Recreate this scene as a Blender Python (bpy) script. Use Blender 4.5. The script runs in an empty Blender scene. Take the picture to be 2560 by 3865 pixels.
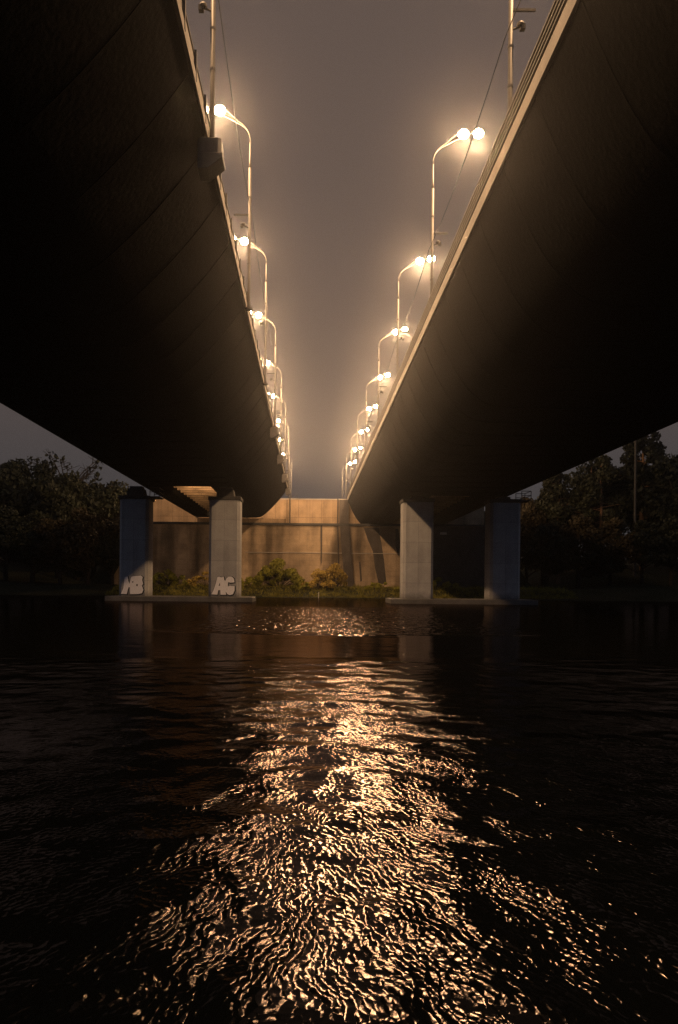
import bpy, bmesh, math, random
import numpy as np
from mathutils import Vector, Matrix
from mathutils.geometry import tessellate_polygon

# ------------------------------------------------------------------ set-up
S = bpy.context.scene
COL = S.collection
R = math.radians
H = 2.4                                   # eye height above the water, metres

cam_d = bpy.data.cameras.new('camera')
cam = bpy.data.objects.new('camera', cam_d); COL.objects.link(cam)
cam_d.sensor_fit = 'VERTICAL'; cam_d.sensor_height = 36.0
cam_d.lens = 36.0 * 3400 / 3865
cam_d.clip_start = 0.1; cam_d.clip_end = 4000
cam.matrix_world = Matrix.Translation((0, 0, H)) @ Matrix.Rotation(R(90), 4, 'X') @ Matrix.Rotation(R(0.55), 4, 'Z')
cam_d.shift_x = 112.4 / 3865; cam_d.shift_y = 268.6 / 3865
S.camera = cam

W = bpy.data.worlds.new('World'); S.world = W; W.use_nodes = True
nt = W.node_tree
bg = nt.nodes['Background']
# low night cloud: grey-brown over the town ahead, the last blue of dusk behind the camera
wtc = nt.nodes.new('ShaderNodeTexCoord'); wsp = nt.nodes.new('ShaderNodeSeparateXYZ'); wr = nt.nodes.new('ShaderNodeValToRGB')
wmr = nt.nodes.new('ShaderNodeMapRange')
wmr.inputs['From Min'].default_value = -1; wmr.inputs['From Max'].default_value = 1
nt.links.new(wtc.outputs['Generated'], wsp.inputs['Vector']); nt.links.new(wsp.outputs['Y'], wmr.inputs['Value'])
nt.links.new(wmr.outputs['Result'], wr.inputs['Fac'])
wr.color_ramp.elements[0].position = 0.25; wr.color_ramp.elements[0].color = (0.72, 1.08, 1.90, 1)
wr.color_ramp.elements[1].position = 0.72; wr.color_ramp.elements[1].color = (1.02, 0.93, 0.96, 1)
wz = nt.nodes.new('ShaderNodeMapRange'); wz.interpolation_type = 'SMOOTHSTEP'
wz.inputs['From Min'].default_value = 0.05; wz.inputs['From Max'].default_value = 0.34
nt.links.new(wsp.outputs['Z'], wz.inputs['Value'])
wm = nt.nodes.new('ShaderNodeMix'); wm.data_type = 'RGBA'; wm.blend_type = 'MULTIPLY'
wm.inputs['B'].default_value = (1.80, 1.44, 1.20, 1)
nt.links.new(wz.outputs['Result'], wm.inputs['Factor']); nt.links.new(wr.outputs['Color'], wm.inputs['A'])
nt.links.new(wm.outputs['Result'], bg.inputs['Color'])
bg.inputs['Strength'].default_value = 0.056

S.view_settings.view_transform = 'Standard'
S.view_settings.look = 'None'
S.view_settings.exposure = 0.0
S.view_settings.gamma = 1.0
LAMP_RGB = (1.0, 0.60, 0.30)
LAMP_W = 7000.0
HAZE_DENSITY = 0.00030
S.cycles.use_denoising = True
S.cycles.max_bounces = 5
S.cycles.diffuse_bounces = 2
S.cycles.glossy_bounces = 3
S.cycles.volume_bounces = 0
S.cycles.sample_clamp_indirect = 0
S.cycles.blur_glossy = 0.0
S.render.dither_intensity = 2.0

rnd = random.Random(7)

# ------------------------------------------------------------------ materials
def mat(name, col, rough=0.85, spec=0.3, var=0.25, scale=0.6, bump=0.0, col2=None, metallic=0.0, detail=6, bscale=4.0):
    m = bpy.data.materials.new(name); m.use_nodes = True
    t = m.node_tree; b = t.nodes['Principled BSDF']
    b.inputs['Roughness'].default_value = rough
    b.inputs['Specular IOR Level'].default_value = spec
    b.inputs['Metallic'].default_value = metallic
    tc = t.nodes.new('ShaderNodeTexCoord')
    n = t.nodes.new('ShaderNodeTexNoise'); n.inputs['Scale'].default_value = scale; n.inputs['Detail'].default_value = detail
    n.inputs['Roughness'].default_value = 0.65
    t.links.new(tc.outputs['Object'], n.inputs['Vector'])
    r = t.nodes.new('ShaderNodeValToRGB')
    c2 = col2 or tuple(c * (1 - var) for c in col)
    r.color_ramp.elements[0].position = 0.32; r.color_ramp.elements[1].position = 0.68
    r.color_ramp.elements[0].color = (*c2, 1); r.color_ramp.elements[1].color = (*col, 1)
    t.links.new(n.outputs['Fac'], r.inputs['Fac'])
    t.links.new(r.outputs['Color'], b.inputs['Base Color'])
    if bump:
        n2 = t.nodes.new('ShaderNodeTexNoise'); n2.inputs['Scale'].default_value = bscale; n2.inputs['Detail'].default_value = 8
        t.links.new(tc.outputs['Object'], n2.inputs['Vector'])
        bp = t.nodes.new('ShaderNodeBump'); bp.inputs['Distance'].default_value = bump
        t.links.new(n2.outputs['Fac'], bp.inputs['Height']); t.links.new(bp.outputs['Normal'], b.inputs['Normal'])
    return m

def streaked(m, amount=0.55, xs=0.9, zs=0.05, lo=0.45, hi=0.75):
    """vertical water stains: noise stretched along z, multiplied into the colour"""
    t = m.node_tree; b = t.nodes['Principled BSDF']
    src = b.inputs['Base Color'].links[0].from_socket
    tc = t.nodes.new('ShaderNodeTexCoord'); mp = t.nodes.new('ShaderNodeMapping')
    mp.inputs['Scale'].default_value = (xs, xs, zs)
    n = t.nodes.new('ShaderNodeTexNoise'); n.inputs['Scale'].default_value = 1.0; n.inputs['Detail'].default_value = 5
    t.links.new(tc.outputs['Object'], mp.inputs['Vector']); t.links.new(mp.outputs['Vector'], n.inputs['Vector'])
    r = t.nodes.new('ShaderNodeValToRGB')
    r.color_ramp.elements[0].position = lo; r.color_ramp.elements[1].position = hi
    r.color_ramp.elements[0].color = (1, 1, 1, 1); r.color_ramp.elements[1].color = (1 - amount,) * 3 + (1,)
    t.links.new(n.outputs['Fac'], r.inputs['Fac'])
    mx = t.nodes.new('ShaderNodeMix'); mx.data_type = 'RGBA'; mx.blend_type = 'MULTIPLY'; mx.inputs['Factor'].default_value = 1
    t.links.new(src, mx.inputs['A']); t.links.new(r.outputs['Color'], mx.inputs['B'])
    t.links.new(mx.outputs['Result'], b.inputs['Base Color'])
    return m

def jointed(m, w, h, mortar=0.04, amount=0.45):
    """cast block joints in the x-z plane"""
    t = m.node_tree; b = t.nodes['Principled BSDF']
    src = b.inputs['Base Color'].links[0].from_socket
    tc = t.nodes.new('ShaderNodeTexCoord'); sp = t.nodes.new('ShaderNodeSeparateXYZ'); cb = t.nodes.new('ShaderNodeCombineXYZ')
    t.links.new(tc.outputs['Object'], sp.inputs['Vector'])
    t.links.new(sp.outputs['X'], cb.inputs['X']); t.links.new(sp.outputs['Z'], cb.inputs['Y'])
    k = t.nodes.new('ShaderNodeTexBrick'); k.offset = 0.0
    k.inputs['Scale'].default_value = 1; k.inputs['Brick Width'].default_value = w; k.inputs['Row Height'].default_value = h
    k.inputs['Mortar Size'].default_value = mortar; k.inputs['Mortar Smooth'].default_value = 0.4
    k.inputs['Color1'].default_value = (1, 1, 1, 1); k.inputs['Color2'].default_value = (0.86, 0.86, 0.86, 1)
    k.inputs['Mortar'].default_value = (1 - amount,) * 3 + (1,)
    t.links.new(cb.outputs['Vector'], k.inputs['Vector'])
    mx = t.nodes.new('ShaderNodeMix'); mx.data_type = 'RGBA'; mx.blend_type = 'MULTIPLY'; mx.inputs['Factor'].default_value = 1
    t.links.new(src, mx.inputs['A']); t.links.new(k.outputs['Color'], mx.inputs['B'])
    t.links.new(mx.outputs['Result'], b.inputs['Base Color'])
    return m

def emit(name, col, strength):
    m = bpy.data.materials.new(name); m.use_nodes = True
    t = m.node_tree; b = t.nodes['Principled BSDF']
    b.inputs['Base Color'].default_value = (0.8, 0.8, 0.8, 1)
    b.inputs['Emission Color'].default_value = (*col, 1)
    b.inputs['Emission Strength'].default_value = strength
    return m

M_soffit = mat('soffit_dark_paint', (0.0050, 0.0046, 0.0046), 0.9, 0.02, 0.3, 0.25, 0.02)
M_joint = mat('joint_strip', (0.011, 0.010, 0.009), 0.9, 0.02, 0.3, 0.8)
M_fascia = streaked(mat('fascia_concrete', (0.42, 0.38, 0.33), 0.8, 0.3, 0.3, 0.35, 0.01), 0.35, 0.25, 1.2)
M_pier = streaked(mat('pier_concrete', (0.42, 0.415, 0.415), 0.85, 0.3, 0.25, 0.45, 0.02), 0.25, 0.8, 0.06)
def tide_line(m, z0, z1, amount):
    t = m.node_tree; b = t.nodes['Principled BSDF']; src = b.inputs['Base Color'].links[0].from_socket
    tc = t.nodes.new('ShaderNodeTexCoord'); sp = t.nodes.new('ShaderNodeSeparateXYZ'); t.links.new(tc.outputs['Object'], sp.inputs['Vector'])
    n = t.nodes.new('ShaderNodeTexNoise'); n.inputs['Scale'].default_value = 1.3; n.inputs['Detail'].default_value = 5; t.links.new(tc.outputs['Object'], n.inputs['Vector'])
    a = t.nodes.new('ShaderNodeMath'); a.operation = 'MULTIPLY_ADD'; a.inputs[1].default_value = -1.2; t.links.new(n.outputs['Fac'], a.inputs[0]); t.links.new(sp.outputs['Z'], a.inputs[2])
    r = t.nodes.new('ShaderNodeMapRange'); r.inputs['From Min'].default_value = z0; r.inputs['From Max'].default_value = z1
    r.inputs['To Min'].default_value = 1 - amount; t.links.new(a.outputs[0], r.inputs['Value'])
    mx = t.nodes.new('ShaderNodeMix'); mx.data_type = 'RGBA'; mx.blend_type = 'MULTIPLY'; mx.inputs['Factor'].default_value = 1
    t.links.new(src, mx.inputs['A']); t.links.new(r.outputs['Result'], mx.inputs['B']); t.links.new(mx.outputs['Result'], b.inputs['Base Color'])
tide_line(M_pier, 0.1, 0.9, 0.5)
jointed(M_pier, 60.0, 2.55, 0.035, 0.28)
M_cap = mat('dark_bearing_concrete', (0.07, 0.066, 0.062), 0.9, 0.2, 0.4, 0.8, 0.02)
M_slab = mat('wet_slab_concrete', (0.15, 0.14, 0.13), 0.6, 0.4, 0.5, 0.5, 0.03)
M_wall = streaked(jointed(mat('wall_concrete', (0.50, 0.37, 0.24), 0.9, 0.2, 0.55, 0.22, 0.03), 1.9, 0.95, 0.05, 0.2), 0.65, 0.35, 0.05, 0.47, 0.66)
M_wall_top = streaked(jointed(mat('upper_wall_concrete', (0.48, 0.34, 0.21), 0.9, 0.2, 0.5, 0.25, 0.03), 2.3, 5.2, 0.06, 0.4), 0.55, 0.6, 0.05)
M_stain_shade = streaked(mat('dark_stain_and_shade', (0.10, 0.085, 0.075), 0.9, 0.2, 0.4, 0.4, 0.03), 0.4, 0.8, 0.1)  # dark tone shared by the drain stain and the painted wall shadows
M_metal = mat('galvanised_steel', (0.065, 0.056, 0.048), 0.65, 0.5, 0.25, 2.0, metallic=0.35)
M_dark = mat('dark_metal', (0.07, 0.06, 0.055), 0.6, 0.4, 0.3, 1.5)
M_rail = mat('brown_rail_paint', (0.13, 0.10, 0.08), 0.55, 0.4, 0.3, 0.8)
M_cable = mat('cable_rubber', (0.03, 0.03, 0.03), 0.7)
M_white = mat('white_spray_paint', (0.90, 0.88, 0.90), 0.7, 0.3, 0.12, 3.0)
M_black = mat('black_spray_paint', (0.02, 0.02, 0.022), 0.6, 0.3, 0.3, 3.0)
M_lens = emit('lamp_lens', LAMP_RGB, 120.0)
M_bark = mat('bark', (0.035, 0.028, 0.022), 0.95, 0.1, 0.5, 1.5, 0.03)
M_pine = mat('pine_bark', (0.16, 0.10, 0.065), 0.95, 0.1, 0.4, 1.5, 0.03)
M_leaf = [mat('leaf_dark', (0.010, 0.014, 0.008), 0.7, 0.2, 0.5, 0.35),
          mat('leaf_mid', (0.017, 0.020, 0.010), 0.7, 0.2, 0.5, 0.35),
          mat('leaf_autumn', (0.034, 0.026, 0.011), 0.7, 0.2, 0.5, 0.35)]
M_bush = mat('bush_leaf', (0.30, 0.28, 0.038), 0.7, 0.2, 0.5, 0.7)
M_straw = mat('dry_bush_leaf', (0.46, 0.32, 0.07), 0.8, 0.2, 0.5, 0.8)
M_grass = mat('grass_blade', (0.24, 0.21, 0.035), 0.8, 0.2, 0.5, 0.4)
M_ground = mat('bank_soil', (0.035, 0.032, 0.018), 0.95, 0.05, 0.5, 0.2, 0.1, col2=(0.015, 0.018, 0.009))
M_asphalt = mat('asphalt', (0.05, 0.05, 0.05), 0.9, 0.3, 0.3, 0.8, 0.01)
M_sign = mat('pale_board', (0.45, 0.43, 0.40), 0.6, 0.4, 0.2, 2.0)

# ------------------------------------------------------------------ mesh helper
class MB:
    def __init__(self): self.v = []; self.f = []
    def box(self, x0, x1, y0, y1, z0, z1):
        b = len(self.v)
        self.v += [(x, y, z) for z in (z0, z1) for y in (y0, y1) for x in (x0, x1)]
        self.f += [tuple(b + i for i in q) for q in ((0, 2, 3, 1), (4, 5, 7, 6), (0, 1, 5, 4), (2, 6, 7, 3), (0, 4, 6, 2), (1, 3, 7, 5))]
        return self
    def prism(self, poly, y0, y1):                     # poly in x-z, extruded along y
        b = len(self.v); n = len(poly)
        self.v += [(x, y0, z) for x, z in poly] + [(x, y1, z) for x, z in poly]
        self.f += [tuple(b + i for i in range(n))[::-1], tuple(b + n + i for i in range(n))]
        self.f += [(b + i, b + (i + 1) % n, b + n + (i + 1) % n, b + n + i) for i in range(n)]
        return self
    def loft(self, poly, ys):                          # same section at many stations
        b = len(self.v); n = len(poly)
        for y in ys: self.v += [(x, y, z) for x, z in poly]
        self.f += [tuple(b + i for i in range(n))[::-1], tuple(b + (len(ys) - 1) * n + i for i in range(n))]
        for k in range(len(ys) - 1):
            o = b + k * n
            self.f += [(o + i, o + (i + 1) % n, o + n + (i + 1) % n, o + n + i) for i in range(n)]
        return self
    def column(self, poly, z0, z1, s1=1.0):            # poly in x-y, extruded up
        b = len(self.v); n = len(poly)
        self.v += [(x, y, z0) for x, y in poly] + [(x * s1, y * s1, z1) for x, y in poly]
        self.f += [tuple(b + i for i in range(n))[::-1], tuple(b + n + i for i in range(n))]
        self.f += [(b + i, b + (i + 1) % n, b + n + (i + 1) % n, b + n + i) for i in range(n)]
        return self
    def tube(self, pts, rad, seg=8):
        pts = [Vector(p) for p in pts]
        rad = list(rad) if hasattr(rad, '__len__') else [rad] * len(pts)
        b = len(self.v); up = None
        for i, p in enumerate(pts):
            d = (pts[min(i + 1, len(pts) - 1)] - pts[max(i - 1, 0)]).normalized()
            if up is None: up = Vector((0, 0, 1)) if abs(d.z) < 0.9 else Vector((0, 1, 0))
            a = d.cross(up).normalized(); c = a.cross(d).normalized(); up = c
            for k in range(seg):
                t = 2 * math.pi * k / seg
                self.v.append(tuple(p + (a * math.cos(t) + c * math.sin(t)) * rad[i]))
        for i in range(len(pts) - 1):
            o = b + i * seg
            self.f += [(o + k, o + (k + 1) % seg, o + seg + (k + 1) % seg, o + seg + k) for k in range(seg)]
        self.f += [tuple(b + k for k in range(seg))[::-1], tuple(b + (len(pts) - 1) * seg + k for k in range(seg))]
        return self
    def ball(self, c, rx, ry, rz, nu=10, nv=6):
        b = len(self.v)
        for j in range(nv + 1):
            t = math.pi * j / nv
            for i in range(nu):
                a = 2 * math.pi * i / nu
                self.v.append((c[0] + rx * math.sin(t) * math.cos(a), c[1] + ry * math.sin(t) * math.sin(a), c[2] + rz * math.cos(t)))
        for j in range(nv):
            for i in range(nu):
                self.f.append((b + j * nu + i, b + (j + 1) * nu + i, b + (j + 1) * nu + (i + 1) % nu, b + j * nu + (i + 1) % nu))
        return self
    def quads(self, V):                                # V: n x 4 x 3
        b = len(self.v); n = len(V)
        self.v += [tuple(p) for p in V.reshape(-1, 3)]
        self.f += [(b + 4 * i, b + 4 * i + 1, b + 4 * i + 2, b + 4 * i + 3) for i in range(n)]
        return self
    def build(self, name, m, parent=None, smooth=False, bevel=0.0):
        me = bpy.data.meshes.new(name); me.from_pydata(self.v, [], self.f)
        bm = bmesh.new(); bm.from_mesh(me)
        bmesh.ops.recalc_face_normals(bm, faces=bm.faces)
        bm.to_mesh(me); bm.free()
        for mm in (m if isinstance(m, (list, tuple)) else [m]): me.materials.append(mm)
        if smooth:
            me.polygons.foreach_set('use_smooth', [True] * len(me.polygons))
        o = bpy.data.objects.new(name, me); COL.objects.link(o)
        if parent: o.parent = parent
        if bevel:
            bv = o.modifiers.new('bevel', 'BEVEL'); bv.width = bevel; bv.segments = 2; bv.limit_method = 'ANGLE'; bv.angle_limit = R(40)
        return o

def tag(o, label, cat, group=None):
    o['label'] = label; o['category'] = cat
    if group: o['group'] = group
    return o
def thing(name, loc, label, cat, group=None, rz=0):
    o = bpy.data.objects.new(name, None); COL.objects.link(o)
    o.empty_display_size = 0.3
    o.location = loc; o.rotation_euler.z = rz
    return tag(o, label, cat, group)
def copy_tree(o, parent=None):
    c = o.copy(); COL.objects.link(c)
    if parent: c.parent = parent
    for ch in o.children: copy_tree(ch, c)
    return c
def structure(o): o['kind'] = 'structure'; return o

# ------------------------------------------------------------------ terrain
def sstep(a, b, t):
    t = max(0.0, min(1.0, (t - a) / (b - a))); return t * t * (3 - 2 * t)
def shore(x): return 147 + 1.6 * math.sin(x * 0.11) + 0.7 * math.sin(x * 0.37 + 1) - 0.05 * max(0, x - 5) + 10 * sstep(30, 90, abs(x - 5)) * 0
def ground_z(x, y):
    s = shore(x)
    z = -2.0 + 2.05 * sstep(s - 8, s + 0.5, y) + 1.65 * sstep(s, s + 13, y)
    side = max(sstep(-41, -60, x), sstep(44, 62, x))
    z += side * (5.5 * sstep(s + 6, s + 60, y) + 4.0 * sstep(s + 50, s + 160, y))
    mid = sstep(-46, -33.5, x) * (1 - sstep(35, 46, x))
    top = mid * sstep(180.9, 182.0, y)
    z = z * (1 - top) + 17.6 * top
    z += 0.12 * math.sin(x * 0.7 + y * 0.31) * math.sin(y * 0.53 - x * 0.2)
    return z

xs = sorted(set([-900, -700, -500, -400, -320] + list(range(-260, -60, 8)) + list(np.arange(-60, 81, 2.0)) + list(range(84, 261, 8)) + [320, 400, 500, 700, 900]))
ys = list(np.arange(137, 180.5, 1.5)) + [180.4, 180.9, 181.3, 182.0, 184] + list(range(188, 260, 6)) + [270, 290, 320, 360, 420, 520, 700, 950, 1300]
mb = MB()
mb.v = [(x, y, ground_z(x, y)) for y in ys for x in xs]
nx = len(xs)
mb.f = [(j * nx + i, j * nx + i + 1, (j + 1) * nx + i + 1, (j + 1) * nx + i) for j in range(len(ys) - 1) for i in range(nx - 1)]
structure(mb.build('ground', M_ground, smooth=True))

# ------------------------------------------------------------------ water
def water_material():
    m = bpy.data.materials.new('river_water'); m.use_nodes = True
    t = m.node_tree; N = t.nodes; L = t.links; N.remove(N['Principled BSDF'])
    deep = N.new('ShaderNodeBsdfDiffuse'); deep.inputs['Color'].default_value = (0.006, 0.007, 0.007, 1)
    gl = N.new('ShaderNodeBsdfGlossy'); gl.distribution = 'BECKMANN'; gl.inputs['Roughness'].default_value = 0.165
    gl.inputs['Color'].default_value = (0.40, 0.33, 0.31, 1)
    fr = N.new('ShaderNodeFresnel'); fr.inputs['IOR'].default_value = 1.33
    ms = N.new('ShaderNodeMixShader')
    L.new(fr.outputs['Fac'], ms.inputs['Fac']); L.new(deep.outputs['BSDF'], ms.inputs[1]); L.new(gl.outputs['BSDF'], ms.inputs[2])
    L.new(ms.outputs['Shader'], N['Material Output'].inputs['Surface'])
    tc = N.new('ShaderNodeTexCoord')
    def noise(sx, sy, detail, rough, dist=0.0, off=0.0, rot=0.0):
        mp = N.new('ShaderNodeMapping'); mp.inputs['Scale'].default_value = (sx, sy, 1)
        mp.inputs['Location'].default_value = (off, off * 0.7, off * 0.3); mp.inputs['Rotation'].default_value = (0, 0, rot)
        L.new(tc.outputs['Object'], mp.inputs['Vector'])
        n = N.new('ShaderNodeTexNoise'); n.inputs['Scale'].default_value = 1
        n.inputs['Detail'].default_value = detail; n.inputs['Roughness'].default_value = rough; n.inputs['Distortion'].default_value = dist
        L.new(mp.outputs['Vector'], n.inputs['Vector']); return n.outputs['Fac']
    def math_(op, a, c):
        n = N.new('ShaderNodeMath'); n.operation = op
        for i, q in enumerate((a, c)):
            if isinstance(q, (int, float)): n.inputs[i].default_value = q
            else: L.new(q, n.inputs[i])
        return n.outputs[0]
    def ramp(v, a, c, lo=0.0, hi=1.0):
        n = N.new('ShaderNodeMapRange'); n.interpolation_type = 'SMOOTHSTEP'
        n.inputs['From Min'].default_value = a; n.inputs['From Max'].default_value = c
        n.inputs['To Min'].default_value = lo; n.inputs['To Max'].default_value = hi
        L.new(v, n.inputs['Value']); return n.outputs[0]
    swell = noise(0.6, 0.8, 1, 0.5, 0.2, 3.0, 0.15)
    chop = noise(1.9, 1.3, 0, 0.5, 0.6, 11.0, -0.2)
    rip = noise(21.0, 12.0, 0, 0.45, 0.2, 23.0, 0.12)
    vm = N.new('ShaderNodeMapping'); vm.inputs['Scale'].default_value = (1.0, 0.62, 1); vm.inputs['Rotation'].default_value = (0, 0, 0.2)
    wob = N.new('ShaderNodeTexNoise'); wob.inputs['Scale'].default_value = 1.4; wob.inputs['Detail'].default_value = 1
    va = N.new('ShaderNodeVectorMath'); va.operation = 'MULTIPLY_ADD'; va.inputs[1].default_value = (0.25, 0.25, 0)
    L.new(tc.outputs['Object'], wob.inputs['Vector']); L.new(wob.outputs['Color'], va.inputs[0]); L.new(tc.outputs['Object'], va.inputs[2])
    L.new(va.outputs['Vector'], vm.inputs['Vector'])
    vo = N.new('ShaderNodeTexVoronoi'); vo.feature = 'F1'; vo.inputs['Scale'].default_value = CELLS; vo.inputs['Randomness'].default_value = 1.0
    L.new(vm.outputs['Vector'], vo.inputs['Vector'])
    cup = math_('POWER', vo.outputs['Distance'], 2.0)            # each ripple is a small rounded facet
    riffle = noise(2.6, 0.8, 1, 0.5, 0.3, 55.0, 0.1)
    h = math_('ADD', math_('MULTIPLY', swell, WAVES[0]), math_('ADD', math_('MULTIPLY', chop, WAVES[1]), math_('ADD', math_('MULTIPLY', rip, WAVES[2]), math_('MULTIPLY', cup, WAVES[4]))))
    # wind zones: gusty water near the camera, a slick reach, then a riffled band below the far bank
    sp = N.new('ShaderNodeSeparateXYZ'); L.new(tc.outputs['Object'], sp.inputs['Vector'])
    edge = noise(0.09, 0.22, 3, 0.55, 0.3, 40.0)
    y = math_('ADD', sp.outputs['Y'], math_('MULTIPLY', math_('SUBTRACT', edge, 0.5), 9.0))
    near = ramp(y, 24.0, 30.0, 1.0, 0.0)
    far = math_('MULTIPLY', ramp(math_('ADD', y, 0.0), 41.0, 47.0), ramp(sp.outputs['Y'], 88.0, 98.0, 1.0, 0.0))
    ax = math_('ABSOLUTE', math_('SUBTRACT', sp.outputs['X'], 2.0), 0.0)
    far = math_('MULTIPLY', far, ramp(ax, 5.0, 11.0, 1.0, 0.0))
    gust = ramp(noise(0.16, 0.12, 2, 0.5, 0.4, 70.0), 0.35, 0.62, 0.35, 1.0)
    zone = math_('ADD', math_('MULTIPLY', math_('MULTIPLY', near, gust), 1 - CALM), CALM)
    hz_ = math_('ADD', math_('MULTIPLY', h, zone), math_('MULTIPLY', math_('MULTIPLY', riffle, WAVES[3]), far))
    L.new(math_('ADD', math_('MULTIPLY', far, 0.06), 0.13), gl.inputs['Roughness'])      # riffles too fine to model
    bp = N.new('ShaderNodeBump'); bp.inputs['Strength'].default_value = 1.0; bp.inputs['Distance'].default_value = 1.0
    L.new(hz_, bp.inputs['Height'])
    L.new(bp.outputs['Normal'], gl.inputs['Normal']); L.new(bp.outputs['Normal'], fr.inputs['Normal'])
    return m
CELLS = 17.0
WAVES = (0.14, 0.072, 0.003, 0.27, 0.0062)
CALM = 0.10
mb = MB(); mb.v = [(-900, -160, 0), (900, -160, 0), (900, 1300, 0), (-900, 1300, 0)]; mb.f = [(0, 1, 2, 3)]
structure(mb.build('river_water', water_material()))

# ------------------------------------------------------------------ bridge decks
def up(poly): return [(x, z + H) for x, z in poly]
def smooth_line(p, it=3):
    for _ in range(it):
        q = [p[0]]
        for a, b in zip(p, p[1:]):
            q += [(a[0] * .75 + b[0] * .25, a[1] * .75 + b[1] * .25), (a[0] * .25 + b[0] * .75, a[1] * .25 + b[1] * .75)]
        q.append(p[-1]); p = q
    return p
def deck(name, label, inner, outer, wing_i, wing_o, zb, y0, y1, edge_z, fascia_h, rail_h, right):
    s = 1 if right else -1
    root = thing(name, (0, 0, 0), label, 'bridge', 'parallel bridge decks')
    wing_i = smooth_line(wing_i); wing_o = smooth_line(wing_o)
    ztop = edge_z + fascia_h
    bottom = [(x * s, z) for x, z in wing_i] + [(x * s, z) for x, z in wing_o]
    in_x, out_x = wing_i[0][0], wing_o[-1][0]
    poly = bottom + [(out_x * s, ztop - 0.03), (in_x * s, ztop - 0.03)]
    rec0, rec1 = 12.6, 18.7
    ys = list(np.arange(y0, 112.0, 4.0)) + [112.0]
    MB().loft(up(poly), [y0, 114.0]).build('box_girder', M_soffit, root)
    # the end span over the bank: two girders with cross beams between them
    cor_i, cor_o = wing_i[-1], wing_o[0]
    a0, a1 = (rec0, rec1) if not right else (15.4, 21.8)
    bot2 = [(x * s, z) for x, z in wing_i] + [(a0 * s, zb), (a0 * s, zb + 2.2), (a1 * s, zb + 2.2), (a1 * s, zb)] + [(x * s, z) for x, z in wing_o]
    poly2 = bot2 + [(out_x * s, ztop - 0.03), (in_x * s, ztop - 0.03)]
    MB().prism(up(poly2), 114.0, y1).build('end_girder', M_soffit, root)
    for k in range(15):
        yy = 116.5 + k * 3.4
        if yy > y1 - 2: break
        lo, hi = min(a0 * s, a1 * s), max(a0 * s, a1 * s)
        MB().box(lo + 0.003, hi - 0.003, yy, yy + 0.55, zb + H + 0.85, zb + H + 2.19).build('cross_beam', M_wall_top, root)
    # segment joints under the deck
    j = MB()
    yy = y0 + 2
    while yy < 112:
        pts = [(x * s, z + H - 0.02) for x, z in wing_i]
        for (xa, za), (xb, zb_) in zip(pts, pts[1:]):
            nx_, nz_ = (zb_ - za), -(xb - xa)
            l = math.hypot(nx_, nz_); 
            j.prism([(xa, za + .06), (xb, zb_ + .06), (xb, zb_ - 0.005), (xa, za - 0.005)], yy, yy + 0.10)
        xa, xb = pts[-1][0], wing_o[0][0] * s
        j.box(min(xa, xb), max(xa, xb), yy, yy + 0.14, zb + H - 0.05, zb + H + 0.05)
        yy += 5.2
    j.build('segment_joint', M_joint, root)
    # fascia
    xi = in_x * s
    f = MB(); f.box(min(xi, xi - s * 0.12) , max(xi, xi - s * 0.12), y0, y1, edge_z + H + (0.06 if right else -0.06), ztop + H); f.build('fascia', M_fascia, root)
    f = MB(); xo = out_x * s; f.box(min(xo, xo + s * 0.12), max(xo, xo + s * 0.12), y0, y1, edge_z + H - 0.1, ztop + H); f.build('fascia', M_fascia, root)
    MB().box(min(in_x * s, out_x * s), max(in_x * s, out_x * s), y0, y1, ztop + H - 0.028, ztop + H - 0.004).build('carriageway', M_asphalt, root)
    # parapet
    zt = ztop + H
    if right:
        p = MB(); p.box(xi - 0.02, xi + 0.04, y0, y1, zt, zt + rail_h)
        p.build('parapet_panel', M_rail, root)
        for k in range(4):
            z = zt + rail_h * (0.14 + 0.25 * k)
            MB().box(xi - 0.15, xi - 0.022, y0, y1, z, z + rail_h * 0.085).build('parapet_rail', M_metal, root)
        MB().box(xi - 0.10, xi + 0.12, y0, y1, zt + rail_h + 0.002, zt + rail_h + 0.07).build('handrail', M_rail, root)
    else:
        MB().box(xi - 0.05, xi + 0.04, y0, y1, zt, zt + rail_h * 0.72).build('parapet_panel', M_fascia, root)
        MB().box(xi - 0.03, xi + 0.06, y0, y1, zt + rail_h - 0.07, zt + rail_h).build('handrail', M_metal, root)
        q = y0; po = MB()
        while q < y1:
            po.box(xi + 0.042, xi + 0.14, q, q + 0.16, zt - 0.25, zt + rail_h + 0.05); q += 2.9
        o = po.build('rail_post', M_metal, root); o['kind'] = 'stuff'
    MB().box(min(xo, xo + s * 0.1), max(xo, xo + s * 0.1), y0, y1, zt, zt + 1.0).build('outer_parapet', M_fascia, root)
    return root

ZBL, ZBR = 12.1, 11.2
deck('bridge_deck', 'dark left bridge deck with jutting lamp plinths along its lit inner edge', 1, 1,
     [(4.25, 17.47), (5.5, 15.75), (7.1, 13.95), (8.9, 12.3), (10.0, ZBL)],
     [(20.6, ZBL), (21.5, ZBL + 0.05), (23.2, 13.6), (25.2, 15.8), (27.2, 17.4)], ZBL, -70, 168.0, 17.47, 0.35, 0.75, False)
deck('bridge_deck', 'dark right bridge deck with pale fascia and ribbed brown parapet', 1, 1,
     [(7.6, 16.66), (8.5, 14.5), (9.6, 12.6), (10.9, 11.4), (12.2, ZBR)],
     [(24.4, ZBR), (25.35, ZBR + 0.05), (27.2, 12.8), (29.4, 15.0), (31.5, 16.6)], ZBR, -70, 181.0, 16.66, 0.66, 0.90, True)

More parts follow.
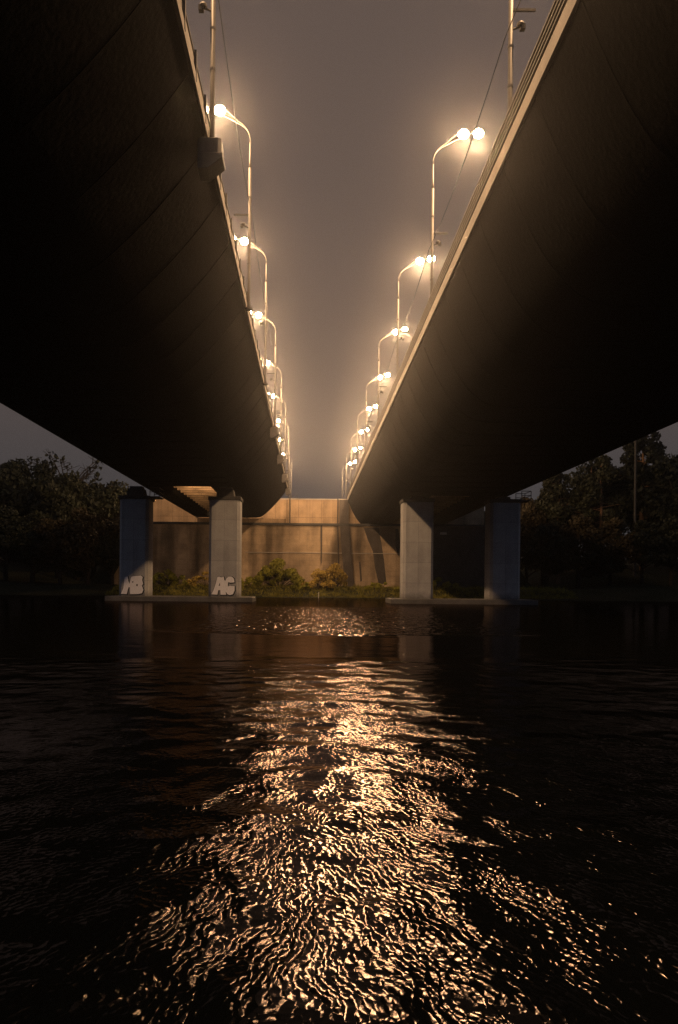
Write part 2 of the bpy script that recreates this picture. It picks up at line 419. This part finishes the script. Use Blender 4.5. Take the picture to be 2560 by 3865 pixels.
# ------------------------------------------------------------------ piers
def graffiti(parent, fill, holes, cx, cz, yf, sh=(0.05, -0.05)):
    def poly_mesh(name, pts, m, y, parent):
        bm = bmesh.new()
        vs = [bm.verts.new((x, y, z)) for x, z in pts]
        for tri in tessellate_polygon([[Vector((x, z, 0)) for x, z in pts]]):
            bm.faces.new([vs[i] for i in tri])
        ret = bmesh.ops.extrude_face_region(bm, geom=bm.faces[:])
        for v in [g for g in ret['geom'] if isinstance(g, bmesh.types.BMVert)]: v.co.y -= 0.006
        bmesh.ops.recalc_face_normals(bm, faces=bm.faces)
        me = bpy.data.meshes.new(name); bm.to_mesh(me); bm.free(); me.materials.append(m)
        o = bpy.data.objects.new(name, me); COL.objects.link(o); o.parent = parent; return o
    n = len(fill)
    area = sum(fill[i][0] * fill[(i + 1) % n][1] - fill[(i + 1) % n][0] * fill[i][1] for i in range(n))
    sg = 1 if area > 0 else -1
    out = []
    for i in range(n):
        p0, p1, p2 = Vector(fill[i - 1]), Vector(fill[i]), Vector(fill[(i + 1) % n])
        e1, e2 = (p1 - p0).normalized(), (p2 - p1).normalized()
        n1, n2 = Vector((e1.y, -e1.x)) * sg, Vector((e2.y, -e2.x)) * sg
        m_ = (n1 + n2); m_ = m_.normalized() if m_.length > 0.2 else n1
        out.append((p1.x + m_.x * 0.11 + sh[0], p1.y + m_.y * 0.11 + sh[1]))
    poly_mesh('graffiti_outline', out, M_black, yf - 0.004, parent)
    o = poly_mesh('graffiti_fill', fill, M_white, yf - 0.013, parent)
    for h in holes: poly_mesh('graffiti_counter', h, M_black, yf - 0.022, parent)

def gpoly(pts, x_edge_zoom, base_zoom, k=86.1):
    return [((x - x_edge_zoom) / k, (base_zoom - z) / k) for x, z in pts]
def disc(cx, cz, r, n=10): return [(cx + r * math.cos(2 * math.pi * i / n), cz + r * math.sin(2 * math.pi * i / n)) for i in range(n)]

def pier(x0, x1, y0, label, zb, platform=0):
    xc = (x0 + x1) / 2; w = (x1 - x0) / 2; dp = 2.0
    zt = 10.3 + H; z0 = 0.60
    root = thing('bridge_pier', (xc, y0 + dp, 0), label, 'bridge pier', 'concrete bridge piers')
    c = 0.32
    oct_ = [(-w + c, -dp), (w - c, -dp), (w - c + 0.06, -dp + 0.10), (w, -dp + 0.10 + c), (w, dp - c), (w - c, dp), (-w + c, dp), (-w, dp - c), (-w, -dp + 0.10 + c), (-w + c - 0.06, -dp + 0.10)]
    MB().column(oct_, z0, zt).build('shaft', M_pier, root)
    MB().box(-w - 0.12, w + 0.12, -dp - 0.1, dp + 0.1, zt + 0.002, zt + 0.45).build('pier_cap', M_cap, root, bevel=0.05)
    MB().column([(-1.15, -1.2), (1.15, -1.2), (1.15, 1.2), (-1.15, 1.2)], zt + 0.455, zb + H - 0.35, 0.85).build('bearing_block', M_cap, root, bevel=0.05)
    MB().box(-0.8, 0.8, -0.8, 0.8, zb + H - 0.345, zb + H - 0.055).build('bearing', M_dark, root, bevel=0.03)
    if platform:
        s = platform
        a, b_ = (w + 0.13, w + 1.3) if s > 0 else (-w - 1.3, -w - 0.13)
        pl = MB().box(a, b_, -1.6, 1.6, zt + 0.30, zt + 0.42).build('access_platform', M_dark, root)
        r_ = MB()
        for (px, py) in ((a, -1.6), (b_, -1.6), (b_, 1.6), (a, 1.6)): r_.tube([(px, py, zt + 0.42), (px, py, zt + 1.5)], 0.05, 6)
        for zz in (0.95, 1.5): r_.tube([(a, -1.6, zt + zz), (b_, -1.6, zt + zz), (b_, 1.6, zt + zz), (a, 1.6, zt + zz)], 0.045, 6)
        r_.build('guard_rail', M_dark, pl)
    return root, xc, y0 + dp, w, dp

PD = 112.5
pA, xA, yA, wA, dA = pier(-23.8, -20.2, PD, 'bluish outer left pier with white HB graffiti at its foot', ZBL, 1)
pB, xB, yB, wB, dB = pier(-12.6, -8.75, PD, 'warmly lit inner left pier with white AC graffiti', ZBL)
pC, xC, yC, wC, dC = pier(11.7, 15.5, PD, 'pale lit pier without graffiti under the right deck', ZBR)
pD, xD, yD, wD, dD = pier(22.6, 26.4, PD, 'dark blue outer pier under the far right deck edge', ZBR, 1)

HB = [(197, 75), (232, 71), (238, 118), (250, 152), (268, 74), (300, 66), (374, 60), (393, 76), (386, 108), (398, 150), (384, 168), (401, 215), (386, 250), (350, 259), (258, 262), (254, 186), (240, 190), (222, 262), (160, 258), (182, 200), (192, 130)]
AC = [(1188, 73), (1212, 68), (1230, 76), (1258, 70), (1263, 104), (1276, 112), (1284, 88), (1308, 66), (1342, 66), (1367, 88), (1373, 128), (1332, 132), (1304, 126), (1302, 172), (1330, 164), (1375, 168), (1376, 215), (1358, 256), (1326, 266), (1298, 256), (1280, 226), (1284, 264), (1224, 262), (1220, 214), (1200, 214), (1190, 262), (1127, 259), (1150, 210), (1172, 140)]
def place(pts, x_edge, base, w): return [(x - w, z + 0.60 + 0.14) for x, z in gpoly(pts, x_edge, base)]
graffiti(pA, place(HB, 134, 268, wA), [place([(285 + 9 * math.cos(a), 130 + 7 * math.sin(a)) for a in np.arange(0, 6.2, 0.7)], 134, 268, wA),
                                      place([(332 + 9 * math.cos(a), 163 + 13 * math.sin(a)) for a in np.arange(0, 6.2, 0.7)], 134, 268, wA)], 0, 0, -dA)
graffiti(pB, place(AC, 1092, 272, wB), [place([(1216, 132), (1203, 166), (1218, 166)], 1092, 272, wB)], 0, 0, -dB)

# added lamp, unseen behind the inner left pier, to light the end span's cross beams
wl = thing('added_beam_lamp', (-11.6, PD + 4.0, 8.0 + H), 'added lamp, out of sight behind the inner left pier under the deck', 'lamp')
MB().box(-0.16, 0.16, 0.003, 0.14, -0.2, 0.2).build('added_lamp_housing', M_dark, wl, bevel=0.02)
MB().ball((0, 0.20, 0), 0.12, 0.08, 0.15).build('lens', M_lens, wl, smooth=True)  # lens of the added lamp
sl = bpy.data.lights.new('lamp_light', 'SPOT'); sl.energy = 11000; sl.color = LAMP_RGB; sl.spot_size = R(75); sl.spot_blend = 0.6; sl.shadow_soft_size = 0.1
so = bpy.data.objects.new('lamp_light', sl); COL.objects.link(so); so.parent = wl; so.location = (0, 0.45, 0.05)
so.rotation_euler = Vector((-5.5, 22, 6.0)).to_track_quat('-Z', 'Y').to_euler()

# foundation slabs in the water
def slab(x0, x1, y0, y1, label):
    rs = random.Random(int(abs(x0) * 10))
    m = MB(); m.box(x0, x1, y0, y1, -1.5, 0.58)
    o = m.build('foundation_slab', M_slab, bevel=0.06)
    tag(o, label, 'foundation', 'foundation slabs in the river')
slab(-25.2, -7.0, 111.0, 119, 'low wet concrete slab carrying the two graffiti piers')
slab(10.0, 28.0, 110.0, 118, 'low concrete slab carrying the two right piers')

# ------------------------------------------------------------------ abutment and retaining walls
ab = thing('abutment_wall', (0, 168, 0), 'wide stained block abutment wall under both deck ends', 'wall')
def wb(name, m, x0, x1, y0, y1, z0, z1, parent=ab, bevel=0.0):
    return MB().box(x0, x1, y0 - 168, y1 - 168, z0, z1).build(name, m, parent, bevel=bevel)
ZL = 10.75 + H
wb('wall_face', M_wall, -30, 20, 168.2, 170.0, 0.2, ZL)
wb('shaded_side_face', M_cap, 20.004, 35, 168.3, 170.0, 0.2, ZL)  # darker than the wall face: shade behind the right piers put into the colour
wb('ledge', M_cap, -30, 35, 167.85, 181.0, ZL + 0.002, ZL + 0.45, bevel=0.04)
wb('lower_band', M_fascia, -12, 20, 168.05, 168.195, 8.0, 8.12)
# bearing seats under the left and right decks
for x in (-21, -17.6, -14.4, -11.7, -8.9):
    wb('bearing_seat', M_dark, x - 0.22, x + 0.22, 167.88, 168.6, ZL + 1.25, ZBL + H - 0.0)
for x in (13, 17, 21, 24):
    wb('bearing_seat', M_dark, x - 0.25, x + 0.25, 168.0, 168.8, ZL + 0.455, ZBR + H - 0.06) if False else None
wb('seat_block', M_wall_top, -21.0, -4.4, 167.95, 169.6, ZL + 0.455, ZL + 1.245)
MB().prism([(2.0, ZL), (2.34, ZL), (2.3, ZL - 6.8), (2.1, ZL - 7.6)], 0.03, 0.195).build('drain_stain_rib', M_stain_shade, ab)
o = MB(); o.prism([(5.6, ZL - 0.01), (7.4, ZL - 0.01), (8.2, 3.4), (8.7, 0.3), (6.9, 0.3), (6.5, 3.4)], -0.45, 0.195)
o.build('shadow_strip', M_stain_shade, ab)  # leaning shadow on the wall, built as a dark strip
MB().tube([(5.15, -0.05, ZL + 0.45), (5.45, -0.05, 6.0), (6.0, -0.05, 3.6)], 0.09, 8).build('drain_pipe', M_metal, ab)

def wall_pt(px, py): return ((px - 1165) * 0.04947, (2200 + (px - 1165) * 0.0096 - py) * 0.04947 + H)
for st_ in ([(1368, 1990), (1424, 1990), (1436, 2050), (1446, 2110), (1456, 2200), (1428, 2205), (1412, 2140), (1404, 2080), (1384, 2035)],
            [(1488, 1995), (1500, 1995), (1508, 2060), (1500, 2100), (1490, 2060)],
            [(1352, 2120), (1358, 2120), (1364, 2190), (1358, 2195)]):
    MB().prism([wall_pt(*p) for p in st_], 0.17, 0.197).build('shadow_streak', M_stain_shade, ab)  # cast shadow shapes laid on the wall as dark streaks
uw = thing('retaining_wall', (0, 181, 0), 'tall concrete wall between the deck ends, below the far sky', 'wall')
ZU = 16.75 + H
MB().box(-33.5, 35, 0.0, 1.2, ZL + 0.455, ZU).build('wall_face', M_wall_top, uw)
MB().box(-33.5, 35, -0.12, 1.3, ZU + 0.002, ZU + 0.22).build('coping', M_fascia, uw, bevel=0.03)
MB().box(5.95, 7.75, -0.8, -0.003, ZL + 0.455, ZU + 0.0).build('shadow_strip', M_stain_shade, uw)  # upper length of the wall shadow, built as a dark block
for x in (-4.0, 5.6):
    MB().tube([(x, -0.12, ZL + 0.5), (x, -0.12, ZU + 0.4)], 0.12, 8).build('drain_pipe', M_metal, uw)

# wing wall behind the outer left pier
ww = MB(); ww.prism([(0, 0), (0, 11.5), (-1.5, 11.5), (-6.5, 3.0), (-6.5, 0)], 0, 1.0)
o = ww.build('wing_wall', M_wall); o.location = (-30.01, 168.4, 0.6)
tag(o, 'sloping concrete wing wall behind the outer graffiti pier', 'wall')

# ------------------------------------------------------------------ street lamps
lens_light = bpy.data.lights.new('lamp_light', 'POINT')
lens_light.energy = LAMP_W; lens_light.color = LAMP_RGB; lens_light.shadow_soft_size = 0.55

def arm_pts(s, zs, reach, rise, dy):
    pts = []
    # quarter bend from vertical into a rising arm
    for k in range(9):
        t = k / 8
        pts.append((s * 0.75 * (1 - math.cos(t * 1.15)) / (1 - math.cos(1.15)) * 1.0, dy * 0.25 * t, zs + 1.15 * math.sin(t * 1.15) / math.sin(1.15)))
    x0, y0, z0 = pts[-1]
    n = Vector((s * reach - x0, dy - y0, zs + rise - z0))
    for k in range(1, 5):
        t = k / 4
        pts.append((x0 + n.x * t, y0 + n.y * t, z0 + n.z * (t + 0.12 * t * (1 - t))))
    return pts

def lamp(s, zbase, zs, label, loc, group, plinth):
    """s: side the arms lean to; heights are above the water"""
    root = thing('street_lamp', loc, label, 'street lamp', group)
    zb = zbase
    zm = 22.5 + H
    MB().tube([(0, 0, zb), (0, 0, zb + 0.25), (0, 0, zm + 3.8)], [0.125, 0.105, 0.09], 10).build('pole', M_metal, root, smooth=True)
    MB().tube([(0, 0, zm + 3.8), (0, 0, zm + 4.1), (0, 0, zs - 0.1)], [0.10, 0.065, 0.045], 10).build('upper_pole', M_metal, root, smooth=True)
    MB().tube([(0, 0, zb - 0.02), (0, 0, zb + 0.1)], 0.26, 10).build('base_flange', M_metal, root)
    for zc in (zm - 0.7, zm + 1.9, zm - 2.3):
        MB().tube([(0, 0, zc - 0.05), (0, 0, zc + 0.05)], 0.125, 10).build('pole_collar', M_dark, root)
    # bracket with a small unlit floodlight
    MB().box(min(0, s * 1.0), max(0, s * 1.0), -0.05, 0.05, zm + 0.75, zm + 0.85).build('bracket', M_metal, root)
    fl = MB().ball((s * 0.38, -0.05, zm + 0.18), 0.16, 0.2, 0.13).tube([(s * 0.05, 0, zm), (s * 0.36, -0.04, zm + 0.1)], 0.045, 6)
    fl.box(s * 0.47 - 0.10, s * 0.47 + 0.10, -0.16, 0.10, zm - 0.02, zm + 0.18).build('floodlight', M_metal, root)
    for reach, rise, dy in ((1.60, 1.70, -0.6), (2.80, 2.35, 0.6)):
        pts = arm_pts(s, zs, reach, rise, dy)
        arm = MB().tube(pts, [0.030] * len(pts), 8).build('arm', M_metal, root, smooth=True)
        e = Vector(pts[-1])
        lu = MB().ball((e.x + s * 0.28, e.y, e.z + 0.09), 0.42, 0.17, 0.10, 12, 6).build('luminaire', M_dark, root, smooth=True)
        MB().ball((e.x + s * 0.30, e.y, e.z - 0.10), 0.36, 0.32, 0.30, 16, 8).build('lens', M_lens, lu, smooth=True)
        lo = bpy.data.objects.new('lamp_light', lens_light); COL.objects.link(lo)
        lo.parent = lu; lo.location = (e.x + s * 0.30, e.y, e.z - 0.70)
    if plinth:
        q = MB(); q.column([(-0.50, -0.55), (0.30, -0.55), (0.42, -0.42), (0.42, 0.42), (0.30, 0.55), (-0.50, 0.55)], zb - 0.62, zb - 0.02)
        q.prism([(-0.50, zb - 0.625), (0.48, zb - 0.625), (0.48, zb - 0.80), (-0.1, zb - 1.25), (-0.50, zb - 1.25)], -0.6, 0.6)
        q.build('plinth', M_slab, root, bevel=0.03)
    return root

ORD = ['nearest', 'second nearest', 'third nearest', 'fourth nearest', 'fifth nearest', 'sixth nearest', 'seventh nearest', 'eighth nearest']
GL, GR = 'street lamps along the left deck', 'street lamps along the right deck'
lab_l = ['nearest pole on the left deck, its lamps out of frame', 'left lamp with the largest merged glare, beside the nearest pole']
lab_l += ['lit double lamp, %s of those glowing along the left deck' % o for o in ORD[1:8]]
lab_r = ['nearest pole on the right deck, with bracket and floodlight', 'right double lamp with the largest halo, highest of its row']
lab_r += ['lit double lamp, %s of those glowing along the right deck' % o for o in ORD[1:8]]
XL, XR = -4.0, 7.95
L0 = lamp(-1, 17.3 + H, 28.0 + H, lab_l[0], (XL, 35.5, 0), GL, True)
R0 = lamp(1, 17.3 + H, 28.0 + H, lab_r[0], (XR, 36.5, 0), GR, False)
for k in range(1, 9):
    c = copy_tree(L0); c.location = (XL, 35.5 + 21.6 * k, 0); c['label'] = lab_l[k]
    if k in (1, 2):                                   # these two stand on the deck itself
        for q in [q for q in c.children if q.name.startswith('plinth')]: bpy.data.objects.remove(q)
    if k >= 7: c.location.x = XL - 0.4
    c = copy_tree(R0); c.location = (XR, 36.5 + 23.3 * k, 0); c['label'] = lab_r[k]

# cables strung along the poles
def cable(x, y0, y1, z, step, label):
    pts = []
    yy = y0
    while yy < y1:
        for k in range(8):
            t = k / 8; pts.append((x, yy + step * t, z + H - 0.55 * 4 * t * (1 - t)))
        yy += step
    o = MB().tube(pts, 0.022, 5).build('overhead_cable', M_cable)
    tag(o, label, 'cable', 'cables along the lamps')
cable(XR - 0.22, -10.1, 172, 22.2, 23.3, 'thin dark cable sagging between the right lamp poles')
cable(XL + 0.20, -7.7, 180, 23.0, 21.6, 'thin dark cable sagging between the left lamp poles')

# unlit poles on top of the far wall
def thin_pole(x, y, h, arm, label):
    r_ = thing('street_lamp', (x, y, ground_z(x, y)), label, 'street lamp', 'unlit poles on the embankment')
    MB().tube([(0, 0, 0), (0, 0, h)], [0.12, 0.07], 8).build('pole', M_metal, r_)
    MB().tube([(0, 0, h), (arm * 0.5, 0, h + 0.1), (arm, 0, h - 0.25)], 0.05, 6).build('arm', M_metal, r_)
    MB().ball((arm * 1.1, 0, h - 0.28), 0.3, 0.14, 0.09).build('luminaire', M_dark, r_)
thin_pole(-3.0, 215, 5.6, -1.3, 'thin unlit lamp post above the wall beside the left deck')

# ------------------------------------------------------------------ small things
b_ = thing('sign_board', (15.9, 111.6, 0), 'small pale horizontal board on a bracket beside the right lit pier', 'sign')
MB().box(0.35, 1.15, 0.5, 0.56, 6.2 + H, 6.48 + H).build('board', M_sign, b_)
MB().box(-0.38, 0.345, 0.48, 0.60, 6.30 + H, 6.37 + H).build('bracket', M_dark, b_)
st = MB().tube([(0, 0, -0.6), (0.03, 0, 0.9), (0.03, 0, 1.0)], [0.07, 0.07, 0.03], 8).build('mooring_stake', M_sign)
st.location = (1.5, 143.5, 0); tag(st, 'small pale stake standing in the water below the bushes', 'stake')

# ------------------------------------------------------------------ vegetation
def leaves(g, centres, radii, per, size, flat=0.75):
    out = []
    for c, r in zip(centres, radii):
        n = per
        d = g.normal(size=(n, 3)); d /= np.linalg.norm(d, axis=1)[:, None]
        rr = r * (0.55 + 0.5 * g.random(n) ** 0.6)
        p = c + d * rr[:, None] * np.array([1, 1, flat])
        nrm = d + 0.9 * g.normal(size=(n, 3)); nrm /= np.linalg.norm(nrm, axis=1)[:, None]
        a = np.cross(nrm, g.normal(size=(n, 3))); a /= np.linalg.norm(a, axis=1)[:, None]
        b = np.cross(nrm, a)
        s = size * (0.5 + g.random(n))[:, None]
        out.append(np.stack([p - a * s, p - b * s * 0.6, p + a * s, p + b * s * 0.6], axis=1))
    return np.concatenate(out)

def tree_meshes(seed, kind, h):
    g = np.random.default_rng(seed); rs = random.Random(seed)
    tr = MB(); cen = []; rad = []
    if kind == 'broad':
        th = h * 0.35
        tr.tube([(0, 0, -1), (0.1, 0, th * 0.5), (rs.uniform(-.3, .3), rs.uniform(-.3, .3), th), (rs.uniform(-.6, .6), rs.uniform(-.6, .6), h * 0.72)], [0.42, 0.34, 0.27, 0.08], 8)
        for i in range(rs.randint(15, 18)):
            a = rs.uniform(0, 6.28); z0 = rs.uniform(0.06, 0.6) * h
            L_ = rs.uniform(0.14, 0.32) * h; e = Vector((math.cos(a) * L_, math.sin(a) * L_, z0 + rs.uniform(0.05, 0.28) * h))
            tr.tube([(0, 0, z0), tuple(Vector((0, 0, z0)).lerp(e, .5) + Vector((0, 0, .02 * h))), tuple(e)], [0.15, 0.10, 0.03], 6)
            for q in range(2):
                cen.append(np.array(e) + g.normal(size=3) * 0.045 * h); rad.append(rs.uniform(0.075, 0.14) * h)
        for i in range(7):
            cen.append(np.array([rs.uniform(-.12, .12) * h, rs.uniform(-.12, .12) * h, rs.uniform(0.62, 0.90) * h])); rad.append(rs.uniform(0.07, 0.13) * h)
        per, size, m = 230, 0.27, M_bark
    elif kind == 'pine':
        tr.tube([(0, 0, -1), (0.15, 0, h * 0.45), (0.0, 0, h * 0.8), (0.1, 0, h * 0.98)], [0.30, 0.24, 0.15, 0.04], 8)
        for i in range(30):
            a = rs.uniform(0, 6.28); z0 = rs.uniform(0.36, 0.97) * h
            L_ = (1.05 - z0 / h) * 0.42 * h * rs.uniform(0.6, 1.1) + 0.6
            e = Vector((math.cos(a) * L_, math.sin(a) * L_, z0 + rs.uniform(-0.01, 0.05) * h))
            tr.tube([(0, 0, z0), tuple(e)], [0.07, 0.02], 5)
            cen.append(np.array(e) * np.array([.85, .85, 1])); rad.append(rs.uniform(0.05, 0.095) * h)
        per, size, m = 170, 0.24, M_pine
    else:                                             # bare
        tr.tube([(0, 0, -1), (0.2, 0, h * .4), (0, 0.1, h * .6)], [0.28, 0.2, 0.15], 8)
        for i in range(22):
            a = rs.uniform(0, 6.28); z0 = rs.uniform(0.45, 0.62) * h
            L_ = rs.uniform(0.15, 0.36) * h
            e = Vector((math.cos(a) * L_, math.sin(a) * L_, z0 + rs.uniform(0.14, 0.40) * h)); mid = Vector((0, 0, z0)).lerp(e, .5) + Vector((0, 0, .03 * h))
            tr.tube([(0, 0, z0), tuple(mid), tuple(e)], [0.12, 0.08, 0.03], 5)
            for q in range(5):
                s_ = mid.lerp(e, rs.random()); d = Vector((rs.uniform(-1, 1), rs.uniform(-1, 1), rs.uniform(-.1, 1))) * .09 * h
                tr.tube([tuple(s_), tuple(s_ + d)], [0.045, 0.02], 4)
            cen.append(np.array(e)); rad.append(0.05 * h)
        per, size, m = 16, 0.26, M_bark
    return tr, leaves(g, cen, rad, per, size), m

VAR = {}
def variant(kind, i, leafm):
    key = (kind, i, leafm.name)
    if key not in VAR:
        tr, lv, m = tree_meshes(50 + i * 7 + len(kind), kind, 15.0)
        t_o = tr.build('trunk', m); c_o = MB().quads(lv).build('crown', leafm)
        VAR[key] = (t_o.data, c_o.data)
        bpy.data.objects.remove(t_o); bpy.data.objects.remove(c_o)
    return VAR[key]

def tree(px, topy, y, kind, var, leafm, label, group, width=1.0):
    """stands at distance y; px/topy give the crown top as measured in the photograph"""
    x = (px - 1165) / 3400 * y
    ztop = H + (2200 + (px - 1165) * 0.0096 - topy) / 3400 * y
    z0 = ground_z(x, y); h = ztop - z0
    root = thing(kind_name[kind], (x, y, z0), label, 'tree', group, rz=var * 1.3 + px * 0.01)
    td, cd = variant(kind, var % 4, leafm)
    for d, n in ((td, 'trunk'), (cd, 'crown')):
        o = bpy.data.objects.new(n, d); COL.objects.link(o); o.parent = root
    s = h / 15.2
    root.scale = (s * width, s * width, s)
    return root
kind_name = {'broad': 'broadleaf_tree', 'pine': 'pine_tree', 'bare': 'bare_tree'}
G1, G2 = 'trees on the left bank', 'trees on the right bank'
left = [(-40, 1690, 185, 'broad', 0, 0, 1.1, 'dark broadleaf tree cut by the left edge of the picture'),
        (25, 1700, 190, 'broad', 1, 0, 1.0, 'dark round-topped tree just inside the left picture edge'),
        (90, 1722, 200, 'broad', 2, 1, 0.9, 'dark tree with a low rounded top, second from the left edge'),
        (165, 1725, 195, 'broad', 3, 0, 0.9, 'dark tree left of the sparse bare tree, behind its neighbours'),
        (215, 1740, 180, 'broad', 0, 1, 0.9, 'dense greenish tree directly left of the sparse bare tree'),
        (245, 1688, 205, 'bare', 0, 1, 1.0, 'sparse bare-branched tree standing out against the left sky'),
        (290, 1765, 185, 'broad', 1, 1, 1.0, 'dense tree directly right of the sparse bare tree'),
        (350, 1775, 195, 'broad', 2, 1, 1.0, 'brownish-green tree under the sloping left deck edge'),
        (415, 1822, 188, 'broad', 3, 2, 0.8, 'autumn-tinted tree nearest the bluish graffiti pier'),
        (330, 1900, 165, 'broad', 1, 2, 1.2, 'low lamplit yellow-brown tree at the left bank, in front of the wood'),
        (225, 1930, 163, 'broad', 2, 2, 1.1, 'low dim ochre tree left of the lamplit one on the left bank'),
        (120, 1900, 166, 'broad', 0, 1, 1.3, 'low very dark tree at the left water edge'),
        (20, 1900, 165, 'broad', 3, 0, 1.3, 'low black tree in the lower left corner of the wood'),
        (420, 1960, 166, 'broad', 2, 1, 0.9, 'small dim tree behind the bluish graffiti pier')]
for px, ty, y, kd, v, lm, w, lb in left: tree(px, ty, y, kd, v, M_leaf[lm], lb, G1, w)
right = [(1985, 1850, 185, 'broad', 1, 2, 0.7, 'lamplit yellowish tree beside the dark blue right pier'),
         (2045, 1842, 190, 'broad', 2, 2, 0.8, 'yellowish tree, second to the right of the blue pier'),
         (2105, 1775, 182, 'pine', 0, 1, 1.0, 'pine with a lit pale trunk nearest the right piers'),
         (2170, 1765, 198, 'broad', 3, 1, 0.9, 'dark broadleaf tree between the two pale pine trunks'),
         (2225, 1742, 192, 'pine', 1, 0, 1.0, 'dark pine left of the long pale trunk on the right bank'),
         (2262, 1725, 180, 'pine', 2, 1, 0.9, 'pine with the long pale trunk under the right deck edge'),
         (2315, 1700, 196, 'broad', 0, 0, 0.9, 'dark tree reaching the right deck edge, left of the dark pole'),
         (2422, 1645, 188, 'pine', 3, 0, 1.1, 'tall dark pine rising into the right sky beside the dark pole'),
         (2475, 1712, 195, 'broad', 1, 0, 0.9, 'dark tree in the dip between the tall pine and right edge'),
         (2545, 1672, 185, 'broad', 2, 0, 1.0, 'dark round tree at the right edge of the picture'),
         (2620, 1670, 190, 'broad', 3, 0, 1.0, 'dark tree cut off by the right edge of the picture'),
         (2060, 1930, 166, 'broad', 0, 1, 1.0, 'low dim tree in front of the yellowish pair on the right'),
         (2180, 1930, 165, 'broad', 3, 2, 1.1, 'low ochre-tinted tree below the pale pine trunks'),
         (2300, 1940, 167, 'broad', 1, 2, 1.1, 'low lamplit ochre tree in the middle of the right bank'),
         (2420, 1930, 166, 'broad', 2, 0, 1.2, 'low black tree below the tall dark pine'),
         (2530, 1920, 166, 'broad', 0, 0, 1.2, 'low black tree in the lower right corner of the wood')]
for px, ty, y, kd, v, lm, w, lb in right: tree(px, ty, y, kd, v, M_leaf[lm], lb, G2, w)
# dark pole in the right wood
x_, y_ = (2392 - 1165) / 3400 * 176, 176
po = MB().tube([(0, 0, -0.5), (0, 0, 30)], [0.30, 0.20], 8).tube([(-1.0, 0, 28.5), (1.0, 0, 28.5)], 0.08, 6).build('utility_pole', M_dark)
po.data.materials[0] = M_cable; po.location = (x_, y_, ground_z(x_, y_)); tag(po, 'dark pole rising from the right wood beside the tall pine', 'pole')

def bush(x, y, w, h, m, seed, label, n=16, per=150, size=0.16):
    g = np.random.default_rng(seed); rs = random.Random(seed)
    root = thing('bush', (x, y, ground_z(x, y)), label, 'bush', 'bushes on the far bank')
    cen = [np.array([rs.uniform(-.5, .5) * w, rs.uniform(-.3, .3) * w, 0]) for _ in range(n)]
    for c in cen: c[2] = h * (0.12 + 0.75 * rs.random() * max(0.15, 1 - (2 * c[0] / w) ** 2))
    MB().quads(leaves(g, cen, [rs.uniform(.10, .22) * max(h, w * .4) for _ in cen], per, size)).build('foliage', m, root)
    st_ = MB()
    for c in cen: st_.tube([(c[0] * .2, c[1] * .2, -0.1), (c[0] * .6, c[1] * .6, c[2] * .6), tuple(c)], [0.05, 0.035, 0.015], 5)
    st_.build('stems', M_bark, root)
bush(-5.4, 158, 7.6, 5.6, M_bush, 1, 'large round olive-green bush against the lit wall', 40, 260, 0.17)
bush(1.6, 157, 5.0, 3.9, M_straw, 2, 'dry straw-coloured bush in the middle of the bank', 24, 170, 0.14)
bush(4.6, 158.5, 3.4, 4.6, M_straw, 3, 'yellowish bush at the foot of the dark shadow strip', 20, 190, 0.14)
bush(-1.4, 155, 3.2, 2.2, M_bush, 4, 'small low green bush between the large bush and straw one', 12, 120)
bush(-12.5, 158, 7.0, 2.6, M_bush, 5, 'low dark bush right behind the lit AC pier', 18, 140)
bush(-18.0, 156, 6.5, 2.8, M_straw, 6, 'low brownish bush between the two graffiti piers', 18, 120)
bush(-24.5, 158, 6.5, 3.4, M_bush, 7, 'low dark bush behind the HB pier', 18, 120)
bush(12.5, 157, 5.5, 1.6, M_bush, 8, 'very low green bush right of the dark shadow strip', 14, 130)
bush(22.0, 157, 8.0, 2.4, M_bush, 9, 'dim bush between the two right piers', 16, 120)

# grass on the far bank
g = np.random.default_rng(3)
n = 26000
gx = g.uniform(-34, 44, n); gy = 146 + 20 * g.random(n) ** 1.3
gz = np.array([ground_z(a, b) for a, b in zip(gx, gy)])
k = gz > 0.08; gx, gy, gz = gx[k], gy[k], gz[k]; n = len(gx)
th = g.uniform(0, 6.28, n); hh = g.uniform(0.15, 0.5, n) * (0.6 + 1.3 * np.clip(np.sin(gx * 0.9) * np.sin(gy * 1.3 + gx * 0.35) + 0.3 * np.sin(gx * 3.1), 0, 1)); wd = 0.05
p = np.stack([gx, gy, gz - 0.05], 1); s_ = np.stack([np.cos(th), np.sin(th), 0 * th], 1) * wd
lean = g.normal(size=(n, 3)) * 0.18; lean[:, 2] = 0
t_ = p + lean + np.stack([0 * hh, 0 * hh, hh], 1)
o = MB().quads(np.stack([p - s_, p + s_, t_ + s_ * .25, t_ - s_ * .25], 1)).build('bank_grass', M_grass)
o['kind'] = 'stuff'; o['label'] = 'lamplit green grass on the far bank below the wall'; o['category'] = 'grass'

# ------------------------------------------------------------------ haze
hz = bpy.data.materials.new('haze'); hz.use_nodes = True
t = hz.node_tree; t.nodes.remove(t.nodes['Principled BSDF'])
hz.cycles.volume_sampling = 'EQUIANGULAR'
pv = t.nodes.new('ShaderNodeVolumePrincipled')
pv.inputs['Color'].default_value = (0.92, 0.92, 0.95, 1)
pv.inputs['Density'].default_value = HAZE_DENSITY
pv.inputs['Anisotropy'].default_value = 0.945
t.links.new(pv.outputs['Volume'], t.nodes['Material Output'].inputs['Volume'])
o = MB().box(-910, 910, -170, 1310, -3.2, 42).build('haze', hz)
o['kind'] = 'stuff'; o['label'] = 'thin damp haze glowing around the street lamps'; o['category'] = 'haze'
